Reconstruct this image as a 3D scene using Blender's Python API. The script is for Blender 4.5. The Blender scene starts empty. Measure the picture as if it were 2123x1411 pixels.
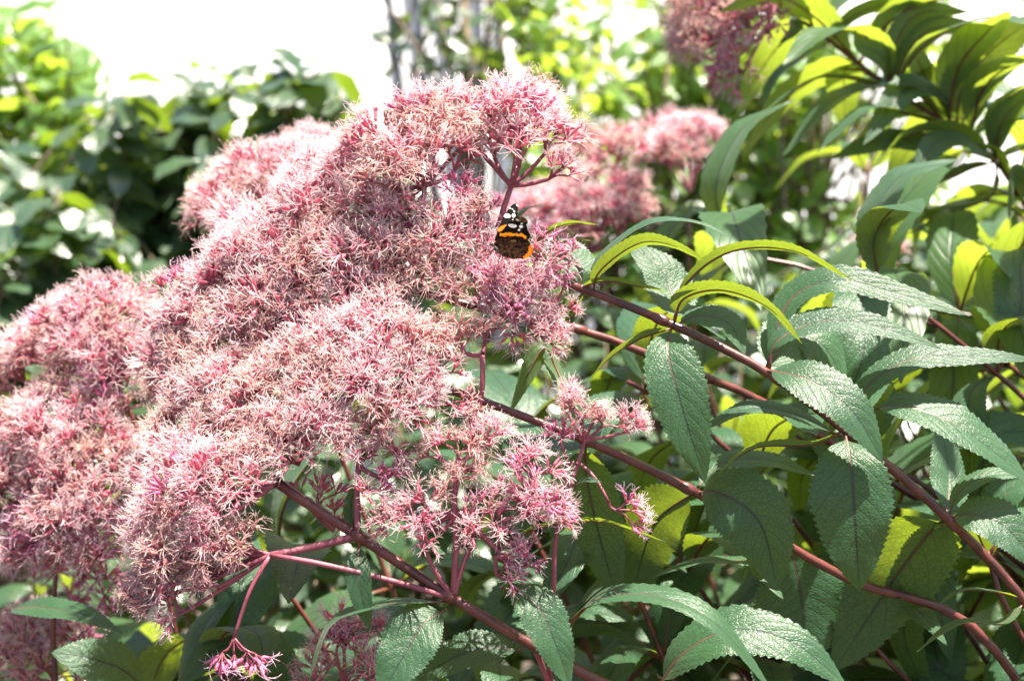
import bpy, math, random
import numpy as np
from mathutils import Vector, Matrix

# ------------------------------------------------------------------ camera
sc = bpy.context.scene
col = sc.collection
W0, H0 = 2123.0, 1411.0            # pixel grid of the photograph, used only to aim rays
LENS, SENS = 50.0, 36.0
CAM = np.array([0.0, 0.0, 1.35])
PITCH = math.radians(-4.0)
FOC = 0.80
cd = bpy.data.cameras.new('camera'); cam = bpy.data.objects.new('camera', cd); col.objects.link(cam)
cam.location = CAM; cam.rotation_euler = (math.pi/2 + PITCH, 0, 0)
cd.lens = LENS; cd.sensor_width = SENS; cd.clip_start = 0.02; cd.clip_end = 3000
cd.dof.use_dof = True; cd.dof.focus_distance = FOC; cd.dof.aperture_fstop = 6.6; cd.dof.aperture_blades = 9
sc.camera = cam

# ------------------------------------------------------------------ sky, sun, exposure
SUN = Vector((0.22, -0.10, 0.78)).normalized()      # direction towards the sun
elev = math.asin(SUN.z); azim = math.atan2(SUN.x, SUN.y)
world = bpy.data.worlds.new('World'); sc.world = world; world.use_nodes = True
wn = world.node_tree.nodes; wn.clear()
sky = wn.new('ShaderNodeTexSky'); sky.sky_type = 'NISHITA'; sky.sun_disc = False
sky.sun_elevation = elev; sky.sun_rotation = azim; sky.air_density = 1.0; sky.dust_density = 2.0; sky.ozone_density = 1.0
bg = wn.new('ShaderNodeBackground'); bg.inputs['Strength'].default_value = 0.06
wo = wn.new('ShaderNodeOutputWorld')
world.node_tree.links.new(sky.outputs[0], bg.inputs['Color']); world.node_tree.links.new(bg.outputs[0], wo.inputs['Surface'])
sd = bpy.data.lights.new('sun', 'SUN'); sd.energy = 5.0; sd.angle = math.radians(0.55); sd.color = (1.0, 0.92, 0.79)
sun = bpy.data.objects.new('sun', sd); col.objects.link(sun); sun.location = (2, 2, 6)
sun.rotation_euler = SUN.to_track_quat('Z', 'Y').to_euler()
sc.view_settings.view_transform = 'Standard'; sc.view_settings.look = 'None'
sc.view_settings.exposure = 2.1; sc.view_settings.gamma = 1.0; sc.view_settings.use_curve_mapping = False
sc.render.engine = 'CYCLES'
sc.cycles.max_bounces = 5; sc.cycles.transmission_bounces = 4; sc.cycles.diffuse_bounces = 3; sc.cycles.glossy_bounces = 2
sc.cycles.use_denoising = True
sc.cycles.sample_clamp_indirect = 6.0

# ------------------------------------------------------------------ helpers
rng = random.Random(7)
R_ = math.radians
cR = np.array([1.0, 0, 0]); cF = np.array([0, math.cos(PITCH), math.sin(PITCH)]); cU = np.array([0, -math.sin(PITCH), math.cos(PITCH)])
def P(x, y, d):
    u = (x/W0 - 0.5)*SENS/LENS*d; v = -(y/H0 - 0.5)*SENS*H0/W0/LENS*d
    return CAM + cR*u + cU*v + cF*d
def camv(r, u, c): return cR*r + cU*u - cF*c
def nrm(v):
    v = np.asarray(v, float); return v/max(1e-9, np.linalg.norm(v))
def pxm(d): return SENS/LENS/W0*d       # metres per photo pixel at depth d

def catmull(pts, n):
    pts = [np.asarray(p, float) for p in pts]
    if len(pts) == 2: pts = [pts[0], (pts[0]+pts[1])/2, pts[1]]
    q = [2*pts[0]-pts[1]] + pts + [2*pts[-1]-pts[-2]]
    out = []
    for i in range(1, len(q)-2):
        p0, p1, p2, p3 = q[i-1], q[i], q[i+1], q[i+2]
        d1 = max(1e-6, np.linalg.norm(p1-p0))**.5; d2 = max(1e-6, np.linalg.norm(p2-p1))**.5; d3 = max(1e-6, np.linalg.norm(p3-p2))**.5
        m1 = (p2-p1) + d2*((p1-p0)/d1 - (p2-p0)/(d1+d2)); m2 = (p2-p1) + d2*((p3-p2)/d3 - (p3-p1)/(d2+d3))
        for k in range(16):
            t = k/16.0; t2 = t*t; t3 = t2*t
            out.append((2*t3-3*t2+1)*p1 + (t3-2*t2+t)*m1 + (3*t2-2*t3)*p2 + (t3-t2)*m2)
    out.append(pts[-1]); out = np.array(out)
    s = np.concatenate([[0], np.cumsum(np.linalg.norm(np.diff(out, axis=0), axis=1))])
    t = np.linspace(0, s[-1], n)
    return np.stack([np.interp(t, s, out[:, k]) for k in range(3)], 1)

class MB:
    """collects vertices and faces of one mesh"""
    def __init__(s): s.v = []; s.f = []; s.m = []; s.n = 0; s.uv = None
    def add(s, v, f, m=0):
        v = np.asarray(v, float); s.v.append(v); s.f += [tuple(int(i)+s.n for i in q) for q in f]; s.m += [m]*len(f); s.n += len(v)
    def tube(s, pts, rad, sides=6, m=0, tip=True):
        pts = np.asarray(pts, float); n = len(pts)
        rad = np.broadcast_to(np.asarray(rad, float), (n,))
        tan = np.gradient(pts, axis=0); ref = np.array([0.0, 0, 1]) if abs(nrm(tan[0])[2]) < .9 else np.array([1.0, 0, 0])
        vs = []
        for i in range(n):
            t = nrm(tan[i]); a = nrm(np.cross(t, ref)); b = np.cross(t, a); ref = b if False else ref
            for k in range(sides):
                an = 2*math.pi*k/sides
                vs.append(pts[i] + rad[i]*(a*math.cos(an) + b*math.sin(an)))
        f = []
        for i in range(n-1):
            for k in range(sides):
                k2 = (k+1) % sides
                f.append((i*sides+k, i*sides+k2, (i+1)*sides+k2, (i+1)*sides+k))
        if tip:
            f.append(tuple((n-1)*sides+k for k in range(sides))); f.append(tuple(reversed(range(sides))))
        s.add(vs, f, m)
    def mesh(s, name, mats, smooth=True):
        me = bpy.data.meshes.new(name)
        v = np.concatenate(s.v) if s.v else np.zeros((0, 3))
        me.from_pydata(v.tolist(), [], s.f)
        for mt in mats: me.materials.append(mt)
        if len(mats) > 1: me.polygons.foreach_set('material_index', s.m)
        me.polygons.foreach_set('use_smooth', [smooth]*len(s.f))
        me.update()
        return me

def link(name, me, parent=None, loc=None, mat=None):
    o = bpy.data.objects.new(name, me); col.objects.link(o)
    if parent is not None: o.parent = parent
    if mat is not None: o.matrix_basis = mat
    elif loc is not None: o.location = loc
    return o
def tag(o, label=None, cat=None, group=None, kind=None):
    if label: o['label'] = label
    if cat: o['category'] = cat
    if group: o['group'] = group
    if kind: o['kind'] = kind
    return o
def empty(name, loc):
    o = bpy.data.objects.new(name, None); col.objects.link(o); o.location = loc; o.empty_display_size = .05
    return o
def frame(zdir, spin=0.0, up=None):
    z = nrm(zdir); ref = np.array([0, 0, 1.0]) if up is None else nrm(up)
    if abs(np.dot(z, ref)) > .98: ref = np.array([1.0, 0, 0])
    x = nrm(np.cross(ref, z)); y = np.cross(z, x)
    c, s_ = math.cos(spin), math.sin(spin)
    return np.stack([x*c+y*s_, -x*s_+y*c, z], 1)
def mat4(R, t, s=1.0):
    M = np.eye(4); M[:3, :3] = R*s; M[:3, 3] = t
    return Matrix(M.tolist())

# ------------------------------------------------------------------ materials
def newmat(name):
    m = bpy.data.materials.new(name); m.use_nodes = True; nt = m.node_tree; nt.nodes.clear()
    return m, nt, nt.nodes, nt.links
def N(nt, typ, **kw):
    n = nt.nodes.new(typ)
    for k, v in kw.items(): setattr(n, k, v)
    return n
def M_(nt, op, a, b=None, c=None, clamp=False):
    n = nt.nodes.new('ShaderNodeMath'); n.operation = op; n.use_clamp = clamp
    for i, x in enumerate((a, b, c)):
        if x is None: continue
        if isinstance(x, (int, float)): n.inputs[i].default_value = x
        else: nt.links.new(x, n.inputs[i])
    return n.outputs[0]
def mixc(nt, fac, a, b, blend='MIX'):
    n = nt.nodes.new('ShaderNodeMix'); n.data_type = 'RGBA'; n.blend_type = blend
    for sock, x in ((n.inputs[0], fac), (n.inputs[6], a), (n.inputs[7], b)):
        if isinstance(x, (int, float)): sock.default_value = x
        elif isinstance(x, tuple): sock.default_value = (*x, 1)
        else: nt.links.new(x, sock)
    return n.outputs[2]
def smooth(nt, x, lo, hi):
    n = nt.nodes.new('ShaderNodeMapRange'); n.interpolation_type = 'SMOOTHSTEP'
    nt.links.new(x, n.inputs[0]); n.inputs[1].default_value = lo; n.inputs[2].default_value = hi
    n.inputs[3].default_value = 0; n.inputs[4].default_value = 1
    return n.outputs[0]

def leaf_material(name, upper, upper2, under, trans, veincol, nveins=10.0, rough=.42, tfac=.36, fine=True, spec=.5, bump=.35):
    m, nt, ns, lk = newmat(name)
    uv = N(nt, 'ShaderNodeUVMap'); uv.uv_map = 'uv'
    sep = N(nt, 'ShaderNodeSeparateXYZ'); lk.new(uv.outputs[0], sep.inputs[0])
    t, v = sep.outputs[0], sep.outputs[1]
    vv = M_(nt, 'ABSOLUTE', M_(nt, 'SUBTRACT', M_(nt, 'MULTIPLY', v, 2.0), 1.0))
    geo = N(nt, 'ShaderNodeNewGeometry'); oi = N(nt, 'ShaderNodeObjectInfo')
    rnd = M_(nt, 'FRACT', M_(nt, 'ADD', oi.outputs['Random'], geo.outputs['Random Per Island']))
    mid = M_(nt, 'SUBTRACT', 1.0, smooth(nt, vv, .015, .07))
    p = M_(nt, 'SUBTRACT', M_(nt, 'MULTIPLY', t, nveins), M_(nt, 'MULTIPLY', M_(nt, 'POWER', vv, 1.35), nveins*.24))
    fr = M_(nt, 'ABSOLUTE', M_(nt, 'SUBTRACT', M_(nt, 'FRACT', p), .5))
    sec = smooth(nt, fr, .43, .495)
    pill = M_(nt, 'SUBTRACT', 1.0, M_(nt, 'MULTIPLY', fr, 2.0))
    veins = M_(nt, 'MAXIMUM', mid, M_(nt, 'MULTIPLY', sec, .8))
    h = M_(nt, 'SUBTRACT', M_(nt, 'MULTIPLY', pill, .35), M_(nt, 'MULTIPLY', veins, .6))
    if fine:
        cmb = N(nt, 'ShaderNodeCombineXYZ'); lk.new(M_(nt, 'MULTIPLY', t, 46.0), cmb.inputs[0]); lk.new(M_(nt, 'MULTIPLY', v, 17.0), cmb.inputs[1])
        vo = N(nt, 'ShaderNodeTexVoronoi', feature='DISTANCE_TO_EDGE'); lk.new(cmb.outputs[0], vo.inputs['Vector']); vo.inputs['Scale'].default_value = 1.0
        cell = smooth(nt, vo.outputs['Distance'], .0, .22)
        h = M_(nt, 'ADD', h, M_(nt, 'MULTIPLY', cell, .42))
        veins = M_(nt, 'MAXIMUM', veins, M_(nt, 'MULTIPLY', M_(nt, 'SUBTRACT', 1.0, cell), .5))
        cmb2 = N(nt, 'ShaderNodeVectorMath', operation='SCALE'); lk.new(cmb.outputs[0], cmb2.inputs[0]); cmb2.inputs['Scale'].default_value = 4.0
        nz2 = N(nt, 'ShaderNodeTexNoise'); lk.new(cmb2.outputs[0], nz2.inputs['Vector']); nz2.inputs['Scale'].default_value = 1.0
        h = M_(nt, 'ADD', h, M_(nt, 'MULTIPLY', nz2.outputs[0], .14))
    tc = N(nt, 'ShaderNodeTexCoord')
    nz = N(nt, 'ShaderNodeTexNoise'); lk.new(tc.outputs['Object'], nz.inputs['Vector']); nz.inputs['Scale'].default_value = 22.0; nz.inputs['Detail'].default_value = 4
    blot = M_(nt, 'ADD', M_(nt, 'MULTIPLY', rnd, .6), M_(nt, 'MULTIPLY', nz.outputs[0], .5), clamp=True)
    up = mixc(nt, blot, upper, upper2)
    up = mixc(nt, M_(nt, 'MULTIPLY', veins, .8), up, veincol)
    base = mixc(nt, geo.outputs['Backfacing'], up, mixc(nt, M_(nt, 'MULTIPLY', veins, .7), under, veincol))
    bp = N(nt, 'ShaderNodeBump'); bp.inputs['Strength'].default_value = bump; bp.inputs['Distance'].default_value = .0012
    lk.new(h, bp.inputs['Height'])
    pr = N(nt, 'ShaderNodeBsdfPrincipled'); lk.new(base, pr.inputs['Base Color']); pr.inputs['Roughness'].default_value = rough
    pr.inputs['Specular IOR Level'].default_value = spec
    pr.inputs['Sheen Weight'].default_value = .12; pr.inputs['Sheen Roughness'].default_value = .5
    lk.new(bp.outputs[0], pr.inputs['Normal'])
    tr = N(nt, 'ShaderNodeBsdfTranslucent')
    tcol = mixc(nt, M_(nt, 'MULTIPLY', veins, .75), mixc(nt, blot, trans, tuple(c*.72 for c in trans)), tuple(c*.25 for c in trans))
    lk.new(tcol, tr.inputs['Color'])
    mx = N(nt, 'ShaderNodeMixShader'); mx.inputs[0].default_value = tfac
    lk.new(pr.outputs[0], mx.inputs[1]); lk.new(tr.outputs[0], mx.inputs[2])
    out = N(nt, 'ShaderNodeOutputMaterial'); lk.new(mx.outputs[0], out.inputs['Surface'])
    return m

def plain(name, c1, c2, rough=.5, scale=40.0, trans=None, tfac=.3, spec=.5, objrand=0.5, bump=0.0, stretch=None):
    m, nt, ns, lk = newmat(name)
    tc = N(nt, 'ShaderNodeTexCoord'); nz = N(nt, 'ShaderNodeTexNoise'); nz.inputs['Scale'].default_value = scale; nz.inputs['Detail'].default_value = 5
    vec = tc.outputs['Object']
    if stretch:
        mp = N(nt, 'ShaderNodeMapping'); lk.new(vec, mp.inputs[0]); mp.inputs['Scale'].default_value = stretch; vec = mp.outputs[0]
    lk.new(vec, nz.inputs['Vector'])
    oi = N(nt, 'ShaderNodeObjectInfo'); geo = N(nt, 'ShaderNodeNewGeometry')
    rnd = M_(nt, 'FRACT', M_(nt, 'ADD', oi.outputs['Random'], M_(nt, 'MULTIPLY', geo.outputs['Random Per Island'], .5)))
    f = M_(nt, 'ADD', M_(nt, 'MULTIPLY', rnd, objrand), M_(nt, 'MULTIPLY', smooth(nt, nz.outputs[0], .3, .7), 1-objrand), clamp=True)
    colr = mixc(nt, f, c1, c2)
    pr = N(nt, 'ShaderNodeBsdfPrincipled'); lk.new(colr, pr.inputs['Base Color']); pr.inputs['Roughness'].default_value = rough
    pr.inputs['Specular IOR Level'].default_value = spec
    if bump:
        bp = N(nt, 'ShaderNodeBump'); bp.inputs['Strength'].default_value = bump; bp.inputs['Distance'].default_value = .002; lk.new(nz.outputs[0], bp.inputs['Height']); lk.new(bp.outputs[0], pr.inputs['Normal'])
    sh = pr.outputs[0]
    if trans:
        tr = N(nt, 'ShaderNodeBsdfTranslucent'); tr.inputs['Color'].default_value = (*trans, 1)
        mx = N(nt, 'ShaderNodeMixShader'); mx.inputs[0].default_value = tfac; lk.new(sh, mx.inputs[1]); lk.new(tr.outputs[0], mx.inputs[2]); sh = mx.outputs[0]
    out = N(nt, 'ShaderNodeOutputMaterial'); lk.new(sh, out.inputs['Surface'])
    return m

MAT = {}
MAT['leaf'] = leaf_material('plant_leaf', (.016, .070, .034), (.034, .112, .040), (.085, .15, .06), (.40, .53, .03), (.018, .034, .022), rough=.42, tfac=.34, bump=.3)
MAT['leaf_far'] = leaf_material('plant_leaf_plain', (.024, .075, .036), (.05, .12, .04), (.10, .17, .07), (.44, .57, .045), (.03, .05, .03), rough=.38, tfac=.44, fine=False)
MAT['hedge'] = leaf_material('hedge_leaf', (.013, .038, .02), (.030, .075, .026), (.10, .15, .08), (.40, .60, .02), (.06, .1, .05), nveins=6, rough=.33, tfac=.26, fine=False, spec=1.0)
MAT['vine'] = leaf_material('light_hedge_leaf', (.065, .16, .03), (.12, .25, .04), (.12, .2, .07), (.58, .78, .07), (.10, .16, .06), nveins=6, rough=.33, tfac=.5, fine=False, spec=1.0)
MAT['stem'] = plain('stem_bark', (.060, .016, .018), (.16, .045, .035), rough=.36, scale=90, objrand=.2, spec=.55, bump=.25, stretch=(1, 1, 1))
MAT['petiole'] = plain('petiole', (.10, .025, .025), (.18, .06, .04), rough=.4, scale=60, objrand=.3)
MAT['branch'] = plain('flower_branch', (.21, .05, .075), (.33, .10, .13), rough=.5, scale=60, objrand=.3)
MAT['scale'] = plain('flower_cup', (.54, .135, .21), (.74, .27, .34), rough=.5, scale=200, objrand=.6, trans=(.88, .30, .42), tfac=.40)
MAT['thread'] = plain('flower_thread', (.91, .68, .72), (.97, .86, .86), rough=.6, scale=90, objrand=.6, trans=(.98, .74, .78), tfac=.46)
MAT['scale_dry'] = plain('faded_flower_cup', (.48, .17, .19), (.64, .30, .29), rough=.6, scale=200, objrand=.6, trans=(.6, .3, .26), tfac=.25)
MAT['thread_dry'] = plain('faded_flower_thread', (.80, .52, .49), (.92, .72, .67), rough=.7, scale=90, objrand=.6, trans=(.8, .55, .48), tfac=.3)
MAT['scale_bud'] = plain('bud_cup', (.50, .12, .24), (.66, .22, .36), rough=.42, scale=200, objrand=.6, trans=(.8, .22, .4), tfac=.3)
MAT['thread_bud'] = plain('young_flower_thread', (.86, .55, .72), (.93, .74, .84), rough=.6, scale=90, objrand=.6, trans=(.95, .6, .8), tfac=.35)
MAT['wood'] = plain('shrub_wood', (.10, .07, .045), (.2, .15, .1), rough=.8, scale=60, bump=.4)
MAT['soil'] = plain('soil', (.035, .025, .018), (.09, .065, .045), rough=.95, scale=9, objrand=0, bump=.6)
MAT['white'] = plain('grey_frame', (.62, .63, .64), (.68, .68, .69), rough=.4, scale=6, objrand=.3)
MAT['slat'] = plain('pale_slat', (.4, .42, .45), (.5, .5, .52), rough=.4, scale=6, objrand=.3)
MAT['panel'] = plain('milky_panel', (.80, .82, .83), (.86, .87, .87), rough=.35, scale=2, objrand=.5, trans=(.93, .94, .95), tfac=.6)
MAT['glass'] = plain('grey_glazing', (.12, .135, .165), (.18, .195, .23), rough=.15, scale=3, objrand=.5, trans=(.12, .14, .18), tfac=.4, spec=.5)

# ------------------------------------------------------------------ ground
mb = MB()
n = 24; S = 1500.0
gx = np.sign(np.linspace(-1, 1, n))*np.abs(np.linspace(-1, 1, n))**4*S
vs = [(x, y, 0.0) for y in gx for x in gx]
mb.add(vs, [(j*n+i, j*n+i+1, (j+1)*n+i+1, (j+1)*n+i) for j in range(n-1) for i in range(n-1)])
tag(link('ground', mb.mesh('ground', [MAT['soil']])), 'dark garden soil under the plants', kind='structure')

# ------------------------------------------------------------------ glasshouse behind the hedge
def boxmesh(name, a, b, w, t, mat, side=np.array([1.0, 0, 0])):
    """bar from a to b, w wide along side, t thick"""
    a = np.asarray(a, float); b = np.asarray(b, float); d = nrm(b-a); s_ = nrm(side - d*np.dot(side, d)); u = np.cross(d, s_)
    vs = [p + s_*w/2*i + u*t/2*j for p in (a, b) for i in (-1, 1) for j in (-1, 1)]
    m = MB(); m.add(vs, [(0, 1, 3, 2), (4, 6, 7, 5), (0, 4, 5, 1), (2, 3, 7, 6), (0, 2, 6, 4), (1, 5, 7, 3)])
    return m.mesh(name, [mat], smooth=False)
def glasshouse():
    root = empty('glasshouse', (0, 8.0, 0)); base = np.array([0, 8.0, 0])
    tag(root, 'pale glasshouse with sloping ribs and milky panels behind the hedge', 'glasshouse')
    xs = np.linspace(-6.15, 6.65, 17)
    def pt(x, z): return np.array([x + (z-0.0)*-.10, 8.0 + max(0, z-1.0)*.55, z]) - base
    zs = [0.0, 1.0, 2.0, 3.2, 4.6]
    for i in range(len(xs)-1):
        grey = i == 7 or i >= 12
        for k in range(len(zs)-1):
            m = MB(); x0, x1 = xs[i]+.035, xs[i+1]-.035; z0, z1 = zs[k]+.03, zs[k+1]-.03
            q = [pt(x0, z0), pt(x1, z0), pt(x1, z1), pt(x0, z1)]
            off = np.array([0, .02, 0]); m.add(q + [p+off for p in q], [(0, 1, 2, 3), (7, 6, 5, 4), (0, 4, 5, 1), (1, 5, 6, 2), (2, 6, 7, 3), (3, 7, 4, 0)])
            o = link('pane', m.mesh('pane', [MAT['glass'] if grey else MAT['panel']], False), root)
            if grey: o['label'] = 'grey glass pane'
    for x in xs:
        link('rib', boxmesh('rib', pt(x, 0), pt(x, 1.0), .07, .08, MAT['white']), root)
        link('rib', boxmesh('rib', pt(x, 1.0), pt(x, 4.6), .07, .08, MAT['white']), root)
    for f0, f1 in ((.30, .12), (.42, .36), (.55, .62), (.68, .88)):
        w7 = xs[8]-xs[7]; off = np.array([0, -.06, 0])
        link('slat', boxmesh('slat', pt(xs[7]+w7*f0, 1.0)+off, pt(xs[7]+w7*f1, 3.2)+off, .05, .04, MAT['slat']), root)
    for z in zs:
        link('crossbar', boxmesh('crossbar', pt(-6.2, z)+np.array([0, .05, 0]), pt(6.7, z)+np.array([0, .05, 0]), .05, .06, MAT['white'], np.array([0, 0, 1.0])), root)
glasshouse()

# ------------------------------------------------------------------ leaves
def leaf_geometry(pts, width, normal, nl=80, nw=5, fold=.25, curl=.15, wave=.0, teeth=26, tooth=.10, petiole=.07, seed=0, twist=0.0, prof=(.62, .95)):
    """blade along a midrib: returns verts, faces, uvs; the face normal side is the upper side"""
    r = random.Random(seed)
    c = catmull(pts, nl+1); tan = np.gradient(c, axis=0)
    L = np.linalg.norm(np.diff(c, axis=0), axis=1).sum()
    a, b = prof; smax = a/(a+b); nm = smax**a*(1-smax)**b
    cols = np.linspace(-1, 1, 2*nw+1)
    V = np.zeros((nl+1, 2*nw+1, 3)); UV = np.zeros((nl+1, 2*nw+1, 2))
    NR = np.zeros((nl+1, 3)); n0 = nrm(normal); ph = r.uniform(0, 6.28); asym = r.uniform(-.05, .05)
    for i in range(nl+1):
        t = i/nl; T = nrm(tan[i])
        n_ = nrm(n0 - T*np.dot(n0, T)); s_ = np.cross(T, n_)
        if twist:
            an = twist*(t-.3); n_, s_ = n_*math.cos(an)+s_*math.sin(an), s_*math.cos(an)-n_*math.sin(an)
        NR[i] = n_; n0 = nrm(.93*n0+.07*n_)
        s = max(0.0, (t-petiole)/(1-petiole)); w = width/2*(s**a*(1-s)**b/nm if s > 0 else 0.0)
        w = max(w, L*.007 if t < .97 else L*.003)
        tt = (t*teeth) % 1.0
        for j, v in enumerate(cols):
            ww = w; sh = 0.0
            if abs(v) > .99 and s > .06:
                ww = w*(1+tooth*(1.0-tt*1.6)); sh = 0.0
            av = abs(v)
            off = s_*(ww*v*math.cos(fold)*(1+asym*v)) + n_*(ww*(av*math.sin(fold) - curl*av*av))
            pil = (t*10 - 2.4*av**1.35) % 1.0
            off = off + n_*(math.sin(math.pi*pil)*.018*w*min(1, av*3)) + n_*(wave*width*math.sin(t*19+ph+(1.9 if v > 0 else 0))*av*av)
            V[i, j] = c[i] + off; UV[i, j] = (t, (v+1)/2)
    m = 2*nw+1; F = []
    for i in range(nl):
        for j in range(2*nw):
            F.append((i*m+j, i*m+j+1, (i+1)*m+j+1, (i+1)*m+j))
    return V.reshape(-1, 3), F, UV.reshape(-1, 2), (c, NR), L

def leaf_mesh(name, mat, pts, width, normal, origin, **kw):
    V, F, UV, (c, NR), L = leaf_geometry(pts, width, normal, **kw)
    me = bpy.data.meshes.new(name)
    pet = MB()
    k = max(4, int(len(c)*.80)); sel = c[:k:3]
    rr = np.linspace(1.15, .28, len(sel))*max(.0006, L*.0075)
    nn = NR[:k:3]
    pet.tube(sel - nn*rr[:, None]*np.linspace(.5, 1.02, len(sel))[:, None], rr, 5)
    pv = np.concatenate(pet.v); nv = len(V)
    me.from_pydata(np.concatenate([V, pv]).__sub__(origin).tolist(), [], F + [tuple(i+nv for i in f) for f in pet.f])
    me.materials.append(mat); me.materials.append(MAT['petiole'])
    me.polygons.foreach_set('material_index', [0]*len(F)+[1]*len(pet.f))
    me.polygons.foreach_set('use_smooth', [True]*len(me.polygons))
    uvl = me.uv_layers.new(name='uv')
    li = np.zeros(len(me.loops), dtype=np.int32); me.loops.foreach_get('vertex_index', li)
    uvall = np.concatenate([UV, np.tile([[.0, .5]], (len(pv), 1))])
    uvl.data.foreach_set('uv', uvall[li].astype(np.float32).ravel())
    # orientation: the upper side is the face normal side
    me.update()
    return me

def upright(me, normal):
    return me
# shared leaves for copied plants: base at origin, along +X, upper side +Z, length 1
SHARED = []
for i in range(7):
    r = random.Random(50+i)
    dr = r.uniform(.10, .42); rise = r.uniform(.05, .22)
    pts = [(0, 0, 0), (.3, r.uniform(-.03, .03), rise), (.65, r.uniform(-.05, .05), rise*.9-dr*.35), (.97-dr*.25, r.uniform(-.08, .08), -dr)]
    SHARED.append(leaf_mesh('leaf', MAT['leaf_far'], pts, r.uniform(.20, .29), (0, 0, 1), np.zeros(3), nl=26, nw=3, fold=r.uniform(.1, .45), curl=r.uniform(.05, .3), wave=.02, teeth=13, seed=i, twist=r.uniform(-.5, .5)))
SHARED_NEAR = []
for i in range(6):
    r = random.Random(80+i)
    dr = r.uniform(.12, .45); rise = r.uniform(.05, .2)
    pts = [(0, 0, 0), (.3, r.uniform(-.03, .03), rise), (.65, r.uniform(-.05, .05), rise*.9-dr*.35), (.97-dr*.25, r.uniform(-.08, .08), -dr)]
    SHARED_NEAR.append(leaf_mesh('leaf', MAT['leaf'], pts, r.uniform(.22, .33), (0, 0, 1), np.zeros(3), nl=52, nw=4, fold=r.uniform(.1, .4), curl=r.uniform(.05, .3), wave=.02, teeth=26, seed=i, twist=r.uniform(-.5, .5)))

# ------------------------------------------------------------------ flower clusters
def rdir(r, axis, half):
    z = nrm(axis); B = frame(z); ct = 1-(1-math.cos(half))*r.random(); st = math.sqrt(1-ct*ct); an = r.uniform(0, 6.283)
    return B @ np.array([st*math.cos(an), st*math.sin(an), ct])
def cluster_mesh(seed, kind):
    r = random.Random(seed); mb = MB()
    ncap = r.randint(7, 10) if kind != 'bud' else r.randint(6, 9)
    dirs = []
    while len(dirs) < ncap:
        d = rdir(r, (0, 0, 1), R_(62))
        if all(np.dot(d, e) < .955 for e in dirs) or r.random() < .02: dirs.append(d)
    for d in dirs:
        pl = r.uniform(.0045, .0085)
        p0 = np.zeros(3); p1 = nrm(d+np.array([0, 0, .6]))*pl*.55; p2 = p1+d*pl*.6
        mb.tube(catmull([p0, p1, p2], 4), [.00052, .00045, .0004, .00045], 4, 0, tip=False)
        L = r.uniform(.0055, .0078); rad = r.uniform(.00115, .0015)
        ax = nrm(d + np.array([r.uniform(-.18, .18) for _ in range(3)]))
        prof = [(0, .45), (.12, .85), (.45, 1.0), (.8, .86), (1.0, .62)]
        mb.tube(np.array([p2+ax*L*q for q, _ in prof]), np.array([rad*s for _, s in prof]), 6, 1)
        top = p2+ax*L
        # corolla lobes
        nf = r.randint(3, 5) if kind != 'bud' else r.randint(2, 3)
        for k in range(nf):
            fd = rdir(r, ax, R_(28)); q = top - ax*.0012 + (fd-ax*np.dot(fd, ax))*rad*1.3
            fl = r.uniform(.0018, .0034)
            mb.tube(np.array([q, q+fd*fl*.7, q+fd*fl]), [.00035, .00045, .0003], 4, 1)
            if kind == 'bud' and r.random() < .6: continue
            for s_ in (0, 1):
                sd_ = rdir(r, fd, R_(50)); ln = r.uniform(.0052, .0095)
                side = nrm(np.cross(sd_, rdir(r, sd_, R_(89)))); bend = r.uniform(.2, .9)*ln
                g = np.array([0, 0, -1.0])*(.0 if kind != 'dry' else .0012)
                a = q+fd*fl*.8
                outw = nrm(sd_-ax*np.dot(sd_, ax)*.55)
                b_ = a+sd_*ln*.45; c_ = a+sd_*ln*.75+outw*ln*.3+side*bend*.3+g; e_ = c_+outw*ln*.25+side*bend*.32+g
                w = r.uniform(.00014, .00020)
                mb.tube(np.array([a, b_, c_, e_]), [w*1.1, w, w*.95, w*.8], 3, 2)
    mats = {'fresh': ('scale', 'thread'), 'dry': ('scale_dry', 'thread_dry'), 'bud': ('scale_bud', 'thread_bud')}[kind]
    return mb.mesh('flower_cluster', [MAT['branch'], MAT[mats[0]], MAT[mats[1]]])
CL = {'fresh': [cluster_mesh(100+i, 'fresh') for i in range(9)], 'dry': [cluster_mesh(200+i, 'dry') for i in range(6)], 'bud': [cluster_mesh(300+i, 'bud') for i in range(5)]}

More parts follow.
